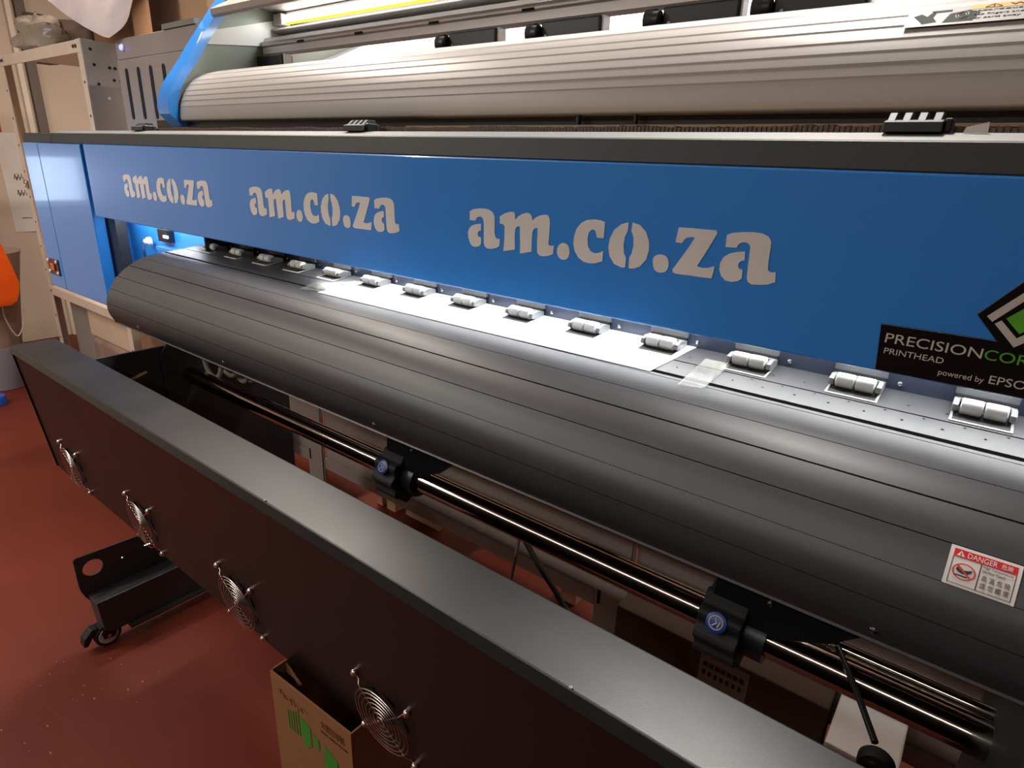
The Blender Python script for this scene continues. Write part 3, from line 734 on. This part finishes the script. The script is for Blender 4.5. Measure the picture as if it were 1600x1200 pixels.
# ---------------------------------------------------------------- machine stand, left foot with caster
st = thing('printer_stand', 'black steel stand foot on a small swivel caster under the dryer', 'stand', (-1.71, .7, FLZ))
Z = lambda h: h - H
hole = [(.433+.0265*math.cos(a), Z(.229)+.0235*math.sin(a)) for a in [2*math.pi*k/24 for k in range(24)]]
# foot plate with a real round hole: two halves around it
pl_ = [(.393, Z(.274)), (.393, Z(.185)), (.398, Z(.158)), (.41, Z(.135)), (1.10, Z(.135)), (1.10, Z(.255)), (.560, Z(.268))]
def ring_face(outer_, inner_, a0, a1):
    # bridge an outer loop to an inner loop by angle and extrude
    cx0, cy0 = .433, Z(.229)
    K = 48; o_ = []; i_ = []
    for k in range(K):
        a = 2*math.pi*k/K; dx, dy = math.cos(a), math.sin(a)
        best = None
        for p, q in zip(outer_, outer_[1:]+outer_[:1]):
            ex, ey = q[0]-p[0], q[1]-p[1]; den = dx*ey - dy*ex
            if abs(den) < 1e-9: continue
            t = ((p[0]-cx0)*ey - (p[1]-cy0)*ex)/den; s = ((p[0]-cx0)*dy - (p[1]-cy0)*dx)/den
            if t > 0 and -1e-6 <= s <= 1+1e-6 and (best is None or t < best): best = t
        o_.append((cx0+dx*best, cy0+dy*best)); i_.append((cx0+.0245*dx, cy0+.0235*dy))
    vs = [(a0, *p) for p in o_] + [(a0, *p) for p in i_] + [(a1, *p) for p in o_] + [(a1, *p) for p in i_]
    fs = []
    for k in range(K):
        j = (k+1) % K
        fs += [(k, j, K+j, K+k), (2*K+k, 3*K+k, 3*K+j, 2*K+j), (k, 2*K+k, 2*K+j, j), (K+k, K+j, 3*K+j, 3*K+k)]
    return MB().add(vs, fs)
build('foot_plate', ring_face(pl_, None, -1.735, -1.731), m_black, st)
build('foot_beam', MB().prism([(.408, Z(.155)), (.414, Z(.062)), (.435, Z(.05)), (1.10, Z(.05)), (1.10, Z(.155))], -1.731, -1.672), m_black, st, bevel=0.0015)
build('foot_flange', MB().prism([(.470, Z(.044)), (1.10, Z(.044)), (1.10, Z(.050)), (.470, Z(.050))], -1.675, -1.655), m_black, st)
build('foot_bolt', MB().lathe([(.004, 0), (.004, .003), (.002, .005)], (-1.731, .505, Z(.222)), 'x', 10), m_chrome, st)
build('foot_bolt', MB().lathe([(.006, 0), (.006, -.012), (.004, -.014)], (-1.663, .545, Z(.044)), 'z', 10), m_chrome, st)
build('foot_rod', MB().cyl((-1.720, .56, Z(.235)), (-1.720, .70, Z(.235)), .004, 8), m_chrome, st)
cs = build('caster_wheel', MB().lathe([(.020, -.011), (.030, -.011), (.0335, -.007), (.0335, .007), (.030, .011), (.020, .011)], (-1.700, .424, Z(.0335)), 'x', 28), m_rubber, st, smooth=40)
build('wheel_disc', MB().lathe([(.012, .0108), (.0255, .0108), (.0235, .0125), (.012, .0125)], (-1.700, .424, Z(.0335)), 'x', 24), m_beam, cs, smooth=30)
build('wheel_axle', MB().lathe([(.010, .0126), (.007, .017), (.003, .018)], (-1.700, .424, Z(.0335)), 'x', 12), m_chrome, cs, smooth=30)
mb = MB()
for q in (-1, 1):
    mb.prism([(.424-.014, Z(.030)), (.424+.012, Z(.026)), (.455, Z(.060)), (.452, Z(.064)), (.415, Z(.064)), (.407, Z(.05))], -1.700+q*.016-.0015, -1.700+q*.016+.0015)
mb.box(-1.718, -1.682, .405, .455, Z(.0635), Z(.069))
build('caster_fork', mb, m_dark, st, bevel=0.0008)
mb = MB(); mb.prism([(.388, Z(.068)), (.405, Z(.066)), (.408, Z(.056)), (.392, Z(.050)), (.374, Z(.024)), (.364, Z(.026)), (.368, Z(.048))], -1.722, -1.692)
build('brake_pedal', mb, m_dark, st, bevel=0.002)
build('caster_stem', MB().lathe([(.011, 0), (.011, .012)], (-1.700, .435, Z(.0675)), 'z', 14), m_dark, st)
build('stand_leg', MB().box(-1.725, -1.66, .93, 1.02, Z(.155), -.44), m_black, st, bevel=0.003)

# ---------------------------------------------------------------- paper and tape on the platen
zp = lambda y: on_plate(y)
def sheet_fn(u, v):
    xb = -1.052 + (-.322+1.052)*u; xf = -1.068 + (-.338+1.068)*u
    x = xf + (xb-xf)*v; y = .7385+.010*u + (.8615-.7385-.006*u)*v
    return (x, y, zp(y)+.0006)
o = build('paper_sheet', MB().slab(sheet_fn, 16, 10, (0, 0, .0004)), m_paper)
tag(o, 'bright white sheet of paper lying on the black platen under the pinch rollers', 'paper')
tp = [((-.289, .729), (-.2565, .735), (-.2575, .830), (-.293, .829)), ((-1.116, .729), (-1.048, .752), (-1.052, .846), (-1.135, .775))]
for k, q in enumerate(tp):
    def tf(u, v):
        a = Vector(q[0])*(1-u)+Vector(q[1])*u; b = Vector(q[3])*(1-u)+Vector(q[2])*u; p = a*(1-v)+b*v
        return (p.x, p.y, zp(p.y)+.0014+.0006*math.sin(u*9+v*7)**2)
    o = build('tape_strip', MB().slab(tf, 10, 10, (0, 0, .0002)), m_tape)
    tag(o, ('clear tape patch on the platen beyond the right edge of the white sheet', 'clear tape patch on the platen beside the left edge of the white sheet')[k], 'tape', 'tape patches on the platen')

# ---------------------------------------------------------------- cream shelving rack at the left
rk = thing('shelving_rack', 'cream slotted steel shelving rack behind the left end of the printer', 'shelving', (-3.53, 1.33, FLZ))
def post(x, y, sx, sy, z1=.394):
    mb = MB(); mb.box(x, x+sx*.045, y, y+sy*.003, FLZ, z1); mb.box(x, x+sx*.003, y+sy*.003, y+sy*.045, FLZ, z1)
    p = build('post', mb, m_rack, rk)
    for k in range(13):
        z = z1-.03-k*.125
        build('post_hole', MB().lathe([(.006, 0), (.006, .001)], (x+sx*.022, y-.0006 if sy > 0 else y-.0004, z), 'y', 8), m_hole, p)
    return p
post(-4.045, 1.10, 1, 1); post(-3.03, 1.10, -1, 1)
post(-4.045, 1.56, 1, -1); post(-3.03, 1.56, -1, -1)
mb = MB()
for (zt, hh) in ((.392, .046), (-.722, .046)):
    s_ = build('shelf_deck', MB().box(-4.04, -3.035, 1.105, 1.555, zt-.004, zt), m_rack, rk)
    build('shelf_rail', MB().box(-4.04, -3.033, 1.0985, 1.104, zt-hh, zt), m_rack, rk, bevel=0.0015)
    build('shelf_rail', MB().box(-4.04, -3.033, 1.556, 1.561, zt-hh, zt), m_rack, rk, bevel=0.0015)
gp = build('corner_gusset', MB().prism([(1.104, .392), (1.30, .392), (1.30, .06), (1.104, .06)], -3.028, -3.025), m_gusset, rk)
for (y, z) in ((1.13, .36), (1.24, .345), (1.135, .305), (1.19, .30), (1.21, .30), (1.235, .30), (1.20, .255), (1.225, .255), (1.14, .235), (1.17, .185)):
    build('gusset_hole', MB().lathe([(.006, 0), (.006, .0008)], (-3.025, y, z), 'x', 10), m_hole if z > .19 else m_label, gp)
for x in (-3.075, -3.10, -4.02, -3.99):
    build('rail_bolt', MB().lathe([(.007, 0), (.007, -.003), (.004, -.005)], (x, 1.0985, .37), 'y', 10), m_dark, rk)
build('rail_bolt', MB().lathe([(.008, 0), (.008, -.003), (.005, -.005)], (-4.0, 1.0985, -.745), 'y', 10), m_chrome, rk)
mb = MB(); mb.ring((-4.03, 1.094, -.195), (1, 0, 0), (0, 0, 1), .017, .004, 18, 6); mb.box(-4.036, -4.0, 1.092, 1.098, -.215, -.18)
build('ring_bolt', mb, m_chrome, rk)

# things on the rack
o = build('cream_carton', MB().box(-3.70, -3.165, 1.15, 1.50, FLZ+.36, FLZ+.505), mat('cream_carton', (196, 176, 150), 0.75, var=0.05), bevel=0.004)
tag(o, 'low cream carton lying on a film wrapped bundle under the cream rack', 'box')
o = build('wrapped_bundle', MB().box(-3.68, -3.17, 1.14, 1.50, FLZ, FLZ+.358), m_wrapb, bevel=0.03, seg=4, smooth=60)
tag(o, 'film wrapped bundle on the floor under the cream carton', 'bundle')
o = build('grey_board', MB().box(-4.0, -3.715, 1.17, 1.20, FLZ, FLZ+.53), m_gusset, bevel=0.002)
tag(o, 'plain grey beige board standing on the floor under the cream rack', 'board')
def lump(c, rx, ry, rz, amp, seed, nu=20, nv=12, flat_=True):
    rnd = random.Random(seed); ph = [(rnd.uniform(2, 6), rnd.uniform(2, 6), rnd.uniform(0, 6)) for _ in range(6)]
    mb = MB(); vs = []; fs = []
    for j in range(nv+1):
        b = -math.pi/2 + math.pi*j/nv
        for i in range(nu):
            a = 2*math.pi*i/nu
            d = 1 + amp*sum(math.sin(p*a+q*b+s) for p, q, s in ph)/3
            # whole numbers of waves round the body keep the seam closed
            d = 1 + amp*sum(math.sin(round(p)*a+q*b+s) for p, q, s in ph)/3
            z = math.sin(b)
            vs.append((c[0]+rx*d*math.cos(b)*math.cos(a), c[1]+ry*d*math.cos(b)*math.sin(a), c[2]+rz*max(-.8 if flat_ else -2, z*d)))
    for j in range(nv):
        for i in range(nu):
            fs.append((j*nu+i, j*nu+(i+1) % nu, (j+1)*nu+(i+1) % nu, (j+1)*nu+i))
    return mb.add(vs, fs)
o = build('crumpled_plastic_bag', lump((-3.64, 1.165, .456), .27, .06, .075, .30, 3, 28, 16), m_plast, smooth=40)
tag(o, 'crumpled clear plastic bag on the front of the cream rack top', 'plastic bag')
pts = [(-4.10, .600), (-3.60, .535), (-3.55, .40), (-3.95, .393), (-4.0, .47)]
def pouch(u, v):
    x = -4.20 + .66*u - .02*v*(1-u); zt = .625 - .105*u; zb = .393
    z = zb + (zt-zb)*v; bulge = .07*math.sin(math.pi*u)*math.sin(math.pi*min(1, v*.9+.05))
    return (x, 1.30 - bulge + .02*math.sin(u*11+v*4), z + .01*math.sin(u*9)*v)
o = build('dark_pouch', MB().slab(pouch, 18, 10, (.0, .06, 0)), m_pouch, smooth=50)
tag(o, 'dark brown flat pouch standing on the cream rack behind the crumpled plastic', 'bag')
HS = [(-3.30, .58), (-3.241, .543), (-3.099, .489), (-2.882, .418), (-2.700, .362), (-2.602, .389), (-2.525, .415)]
def hang(u, v):
    # drooping white sheet with a pointed lower corner
    f = u*(len(HS)-1); i = min(int(f), len(HS)-2); t = f-i
    bx, bz = HS[i][0]*(1-t)+HS[i+1][0]*t, HS[i][1]*(1-t)+HS[i+1][1]*t
    tx = -3.34 + .86*u
    f2 = min(1, v/.75); top_ = max(0, (v-.75)/.25)
    return (bx+(tx-bx)*v, 1.082+.13*f2+.20*top_+.010*math.sin(u*9+v*3)*(1-v)-.008*(1-v), bz+(.624-bz)*math.sin(f2*math.pi/2))
o = build('hanging_sheet', MB().slab(hang, 22, 12, (0, .002, .001)), m_sheet, smooth=50)
tag(o, 'stained white sheet drooping in a point over the right end of the cream rack', 'sheet')
o = build('carton_on_rack', MB().box(-3.47, -3.06, 1.32, 1.54, .3925, .615), m_card2, bevel=0.004)
tag(o, 'brown carton on the rack top underneath the drooping white sheet', 'box')
o = build('carton_on_housing', MB().box(-2.72, -2.30, 1.24, 1.41, .3668, .60), mat('brown_board', (128, 100, 74), 0.85, var=0.06), bevel=0.004)
tag(o, 'wide brown carton on top of the grey end housing with the blue power light', 'box')
# papers and board on the left wall
def wallpaper(y0, y1, z0, z1, mt, nm, label, cat, tilt=0.0):
    o = build(nm, MB().slab(lambda u, v: (-5.1985, y0+(y1-y0)*u+tilt*v, z0+(z1-z0)*v), 4, 4, (.0015, 0, 0)), mt)
    return tag(o, label, cat)
np_ = thing('pinned_note', 'curling paper note with scribbled marks on the left wall beside the rack post', 'paper', (-5.19, 1.37, -.50))
build('note_sheet', MB().slab(lambda u, v: (-5.1985+.012*u*u, 1.30+.15*u, -.56+.62*v), 6, 6, (.0015, 0, 0)), m_note, np_)
mb = MB()
for r_ in range(2):
    for k in range(4):
        y = 1.355+.018*k; z = -.22-.10*r_
        mb.tube([(-5.1925, y, z), (-5.1925, y+.006, z+.03), (-5.1925, y+.012, z-.01), (-5.1925, y+.017, z+.012)], .0022, 5)
mb.tube([(-5.1925, 1.35, -.47), (-5.1925, 1.43, -.47)], .002, 5)
build('pen_marks', mb, m_ink, np_)
wallpaper(1.24, 1.345, -.09, .22, m_darkred, 'red_notice', 'dark red notice on the left wall behind the rack', 'notice')
wn = build('window_1', MB().box(-5.199, -5.18, -.17, -.13, -.40, -.04).box(-5.199, -5.18, .17, .21, -.40, -.04).box(-5.199, -5.18, -.13, .17, -.40, -.36).box(-5.199, -5.18, -.13, .17, -.08, -.04), m_white)
wn['kind'] = 'structure'
build('pane', MB().box(-5.198, -5.192, -.13, .17, -.36, -.08), mat('daylit_pane', (220, 230, 245), 0.3, emit=(205, 225, 255), estr=3.2), wn)

# bin with wrapped lower half, orange scoop, blue cap on the floor at the left
bn = thing('tall_bin', 'tall flaring taupe bin by the left wall, its foot wrapped in clear film', 'bin', (-4.27, .86, FLZ))
build('bin_body', MB().lathe([(.092, 0), (.12, .25), (.165, .55), (.20, .74), (.206, .752), (.196, .752), (.185, .70), (.15, .50)], (-4.27, .86, FLZ), 'z', 32), m_binm, bn, smooth=40)
build('film_wrap', MB().lathe([(.104, .004), (.112, .05), (.118, .12), (.128, .19), (.126, .24)], (-4.27, .86, FLZ), 'z', 28), m_wrap, bn, smooth=60)
build('bin_string', MB().tube(cat_rom([(-4.10, .90, FLZ+.53), (-4.115, .895, FLZ+.42), (-4.125, .93, FLZ+.31), (-4.115, .965, FLZ+.36), (-4.10, .985, FLZ+.46)], 6), .003, 6), m_label, bn)
OR = [(-.81, .930), (-.79, .955), (-.74, .972), (-.696, .978), (-.60, .960), (-.508, .938), (-.46, .925)]
def orange(u, v):
    f = v*(len(OR)-1); i = min(int(f), len(OR)-2); t = f-i
    z = OR[i][0]*(1-t)+OR[i+1][0]*t; y = OR[i][1]*(1-t)+OR[i+1][1]*t
    return (-4.045+.012*math.sin(4*u+3*v)+.03*(v-.5), .72+(y-.72)*u, z)
o = build('orange_flap', MB().slab(orange, 12, 18, (-.010, 0, 0)), m_orange, smooth=50)
tag(o, 'bright orange plastic flap draped against the tall bin at the left edge', 'plastic sheet')
o = build('blue_cap', MB().lathe([(.05, 0), (.055, .02), (.05, .05), (.03, .06)], (-3.97, .735, FLZ), 'z', 18), m_bluep, smooth=40)
tag(o, 'small round blue cap lying on the red floor by the tall bin', 'cap')

# ---------------------------------------------------------------- grey shelving behind the printer
sh = thing('grey_steel_shelf', 'long grey slotted steel shelf frame behind and below the printer', 'shelving', (-.8, 1.32, FLZ))
for x in (-1.915, -.640, .60):
    p = build('post', MB().box(x, x+.10, 1.235, 1.240, FLZ, -.45).box(x, x+.004, 1.240, 1.29, FLZ, -.45), m_rackg, sh)
    for k in range(7):
        z = -.47-.115*k
        build('post_slot', MB().box(x+.008, x+.017, 1.2342, 1.2352, z-.055, z-.012), m_hole, p)
    build('post_fold', MB().box(x+.088, x+.094, 1.230, 1.235, FLZ, -.45), m_rackg, p)
for (x0, x1) in ((-2.9, -1.917), (-1.813, -.642), (-.538, .598)):
    b_ = build('shelf_panel', MB().box(x0, x1, 1.245, 1.255, -1.112, -.889).box(x0, x1, 1.238, 1.50, -.889, -.885), m_rackg, sh)
    build('panel_lip', MB().box(x0, x1, 1.236, 1.245, -.889, -.871), mat('pale_shelf_lip', (150, 142, 134), 0.5), b_, bevel=0.001)
    build('panel_fold', MB().box(x0, x1, 1.236, 1.245, -1.112, -1.070), m_rackg, b_, bevel=0.001)
o = build('standing_carton', MB().box(-2.235, -2.02, 1.10, 1.22, FLZ, -.935), m_card2, bevel=0.003)
tag(o, 'brown carton on the floor behind the left end of the dryer', 'box')
o = build('brown_crate', MB().box(-3.0, -2.65, 1.12, 1.22, FLZ, -.70), m_card2, bevel=0.003)
tag(o, 'large brown carton on the floor under the printer\'s blue end panel', 'box')
for k, (x, y, wx, hz, ry) in enumerate(((-1.725, 1.40, .035, .22, 0), (-1.665, 1.40, .05, .19, 0))):
    o = build('wood_offcut', MB().box(x, x+wx, y, y+.06, FLZ, FLZ+hz), m_wood, bevel=0.002)
    tag(o, ('narrow pale wood offcut standing behind the grey shelf post', 'broad pale wood offcut standing right of the narrow one')[k], 'wood', 'wood offcuts on the floor')
o = build('leaning_board', MB().prism([(-1.58, FLZ), (-1.40, FLZ), (-1.44, FLZ+.16), (-1.54, FLZ+.20)], 1.42, 1.44, 'y'), m_wood)
tag(o, 'small pale board leaning below the grey shelf panel', 'wood')
gs = thing('green_trestle', 'dark green steel trestle standing behind the grey shelf', 'trestle', (-1.5, 1.5, FLZ))
for x in (-1.80, -1.22):
    build('leg', MB().box(x, x+.075, 1.51, 1.57, FLZ, FLZ+.40), m_gsteel, gs, bevel=0.003)
build('crossbar', MB().box(-1.85, -1.10, 1.51, 1.57, FLZ+.40, FLZ+.45), m_gsteel, gs, bevel=0.003)
o = build('wood_block', MB().box(-.845, -.79, 1.40, 1.46, FLZ, FLZ+.15), m_wood, bevel=0.002)
tag(o, 'single upright pale wood block on the red floor near the black cable', 'wood')
dc_ = thing('dark_carton', 'dark carton with a faint printed label under the grey shelf', 'box', (-.30, 1.2, FLZ))
build('carton_body', MB().box(-.52, -.055, 1.12, 1.225, FLZ, -.975), m_cardd, dc_, bevel=0.004)
lb = build('carton_label', MB().box(-.31, -.205, 1.1185, 1.12, -1.10, -.985), mat('dull_label', (120, 104, 92), 0.8), dc_)
mb = MB()
for k, z in enumerate((-1.005, -1.028, -1.06, -1.08)):
    for j in range(7): mb.box(-.302+j*.013, -.292+j*.013-.003*(k % 2), 1.1178, 1.1186, z-.012, z)
build('label_print', mb, m_ink, lb)
o = build('white_floor_carton', MB().box(-.046, .072, 1.05, 1.20, FLZ, -.985), m_label, bevel=0.004)
tag(o, 'white carton on the floor behind the dancer wheel at the right', 'box')
dw = thing('dancer_wheel', 'black dancer wheel with a pale hub on a thin dark arm below the shaft', 'wheel', (.021, .62, -.60))
build('wheel', MB().lathe([(.008, -.008), (.0155, -.008), (.0175, -.005), (.0175, .005), (.0155, .008), (.008, .008)], (.0215, .62, -.577), 'y', 24), m_rubber, dw, smooth=40)
build('wheel_hub', MB().lathe([(.0085, .0), (.0085, -.0095), (.006, -.0105)], (.0215, .62, -.577), 'y', 16), m_chrome, dw, smooth=30)
build('wheel_arm', MB().tube([(.016, .635, -.565), (-.010, .68, -.555), (-.045, .735, -.545)], .0038, 8), m_dark, dw, smooth=60)
for k, pts in enumerate(([(-.653, .90, -.735), (-.66, .90, -.78), (-.672, .90, -.86), (-.69, .90, -1.0), (-.70, .92, FLZ+.004)], [(-.649, .905, -.735), (-.60, .905, -.79), (-.545, .905, -.845), (-.50, .905, -.92), (-.47, .93, FLZ+.005)])):
    o = build('hanging_cable', MB().tube(cat_rom(pts, 6), (.004, .006)[k], 8), (mat('grey_cable', (120, 108, 98), 0.5), m_rubber)[k], smooth=60)
    tag(o, ('thin grey cable hanging to the floor below the shaft', 'thicker black cable slanting to the right below the shaft')[k], 'cable', 'cables under the printer')

# ---------------------------------------------------------------- open carton in the foreground
BX = thing('open_carton', 'open brown cardboard carton with green print under the dryer bar', 'box', (-.70, .56, FLZ))
zt = -.822
bl0, br0 = (-.806, .412), (-.602, .420)
build('front_side', MB().prism([bl0, br0, (br0[0], br0[1]+.003), (bl0[0], bl0[1]+.003)], FLZ, zt, 'z'), m_card, BX)
build('right_side', MB().box(br0[0]-.003, br0[0], .4235, .70, FLZ, zt), m_card, BX)
build('left_side', MB().box(bl0[0], bl0[0]+.003, .4160, .70, FLZ, zt+.002), m_card, BX)
build('back_side', MB().box(bl0[0]+.003, br0[0]-.003, .697, .70, FLZ, zt), m_card, BX)
build('bottom', MB().box(bl0[0]+.003, br0[0]-.003, .4235, .697, FLZ, FLZ+.004), m_card, BX)
build('corner_flap', MB().prism([(bl0[0]+.003, zt-.002), (bl0[0]+.045, zt-.025), (bl0[0]+.003, zt-.05)], .440, .442, 'y'), m_card, BX)
def on_box(u, z, h):   # u across the front 0..1, z up
    return (bl0[0]+(br0[0]-bl0[0])*u, bl0[1]+(br0[1]-bl0[1])*u-.0005-h, z)
def bpoly(poly, mt, nm='box_print'):
    n = len(poly)
    return build(nm, MB().add([on_box(*p, .0004) for p in poly]+[on_box(*p, 0) for p in poly], [tuple(range(n)), tuple(range(n, 2*n))]+[(i, (i+1) % n, n+(i+1) % n, n+i) for i in range(n)]), mt, BX)
for k in range(5): bpoly([(.20+.035*k, zt-.058+.004*k), (.212+.035*k, zt-.058+.004*k), (.212+.035*k, zt-.098), (.20+.035*k, zt-.098)], m_pgreen)
bpoly([(.37, zt-.050), (.50, zt-.058), (.50, zt-.10), (.43, zt-.112), (.37, zt-.088)], m_pgreen)
bpoly([(.53, zt-.066), (.60, zt-.072), (.60, zt-.094), (.53, zt-.086)], m_pgreen)
bpoly([(.66, zt-.070), (.82, zt-.085), (.82, zt-.135), (.72, zt-.14), (.66, zt-.115)], m_pgreen)
for k in range(4): bpoly([(.85+.03*k, zt-.095), (.862+.03*k, zt-.095), (.862+.03*k, zt-.135), (.85+.03*k, zt-.135)], m_pgreen)
build('box_print', text_mb('\u5927\u578b\u6253\u5370\u673a', .64, .92, zt-.036, zt-.020, on_box, .0003), m_pbrown, BX)
build('box_print', text_mb('FRAGILE  HANDLE WITH CARE', .64, .95, zt-.046, zt-.041, on_box, .0003), m_pbrown, BX)
mb = MB()
for k in range(7): mb.prism([(p[0], p[2]) for p in [on_box(.12+.05*k, zt-.022-.004*(k % 3), 0), on_box(.145+.05*k, zt-.022-.004*(k % 3), 0), on_box(.15+.05*k, zt-.03-.004*(k % 2), 0)]], .4105, .4115, 'y')
build('box_print', mb, m_pbrown, BX)

# pale flecks of dried paint on the red floor
mb = MB(); rnd = random.Random(11)
for k in range(30):
    x = -1.62 + rnd.uniform(-.12, .22); y = .30 + rnd.uniform(-.16, .16) + .2*(x+1.6)
    r_ = rnd.uniform(.0008, .0026); a0 = rnd.uniform(0, 3)
    p = [(x+r_*rnd.uniform(.4, 1.2)*math.cos(a0+t)*1.8, y+r_*rnd.uniform(.4, 1.1)*math.sin(a0+t), FLZ+.0006) for t in (0, 1.2, 2.5, 3.9, 5.1)]
    mb.add(p + [(q[0], q[1], FLZ) for q in p], [(0, 1, 2, 3, 4)] + [(i, (i+1) % 5, 5+(i+1) % 5, 5+i) for i in range(5)])
o = build('paint_fleck', mb, mat('pale_fleck', (160, 96, 78), 0.6))
tag(o, 'scatter of small pale flecks on the red floor beside the caster', 'flecks', kind='stuff')
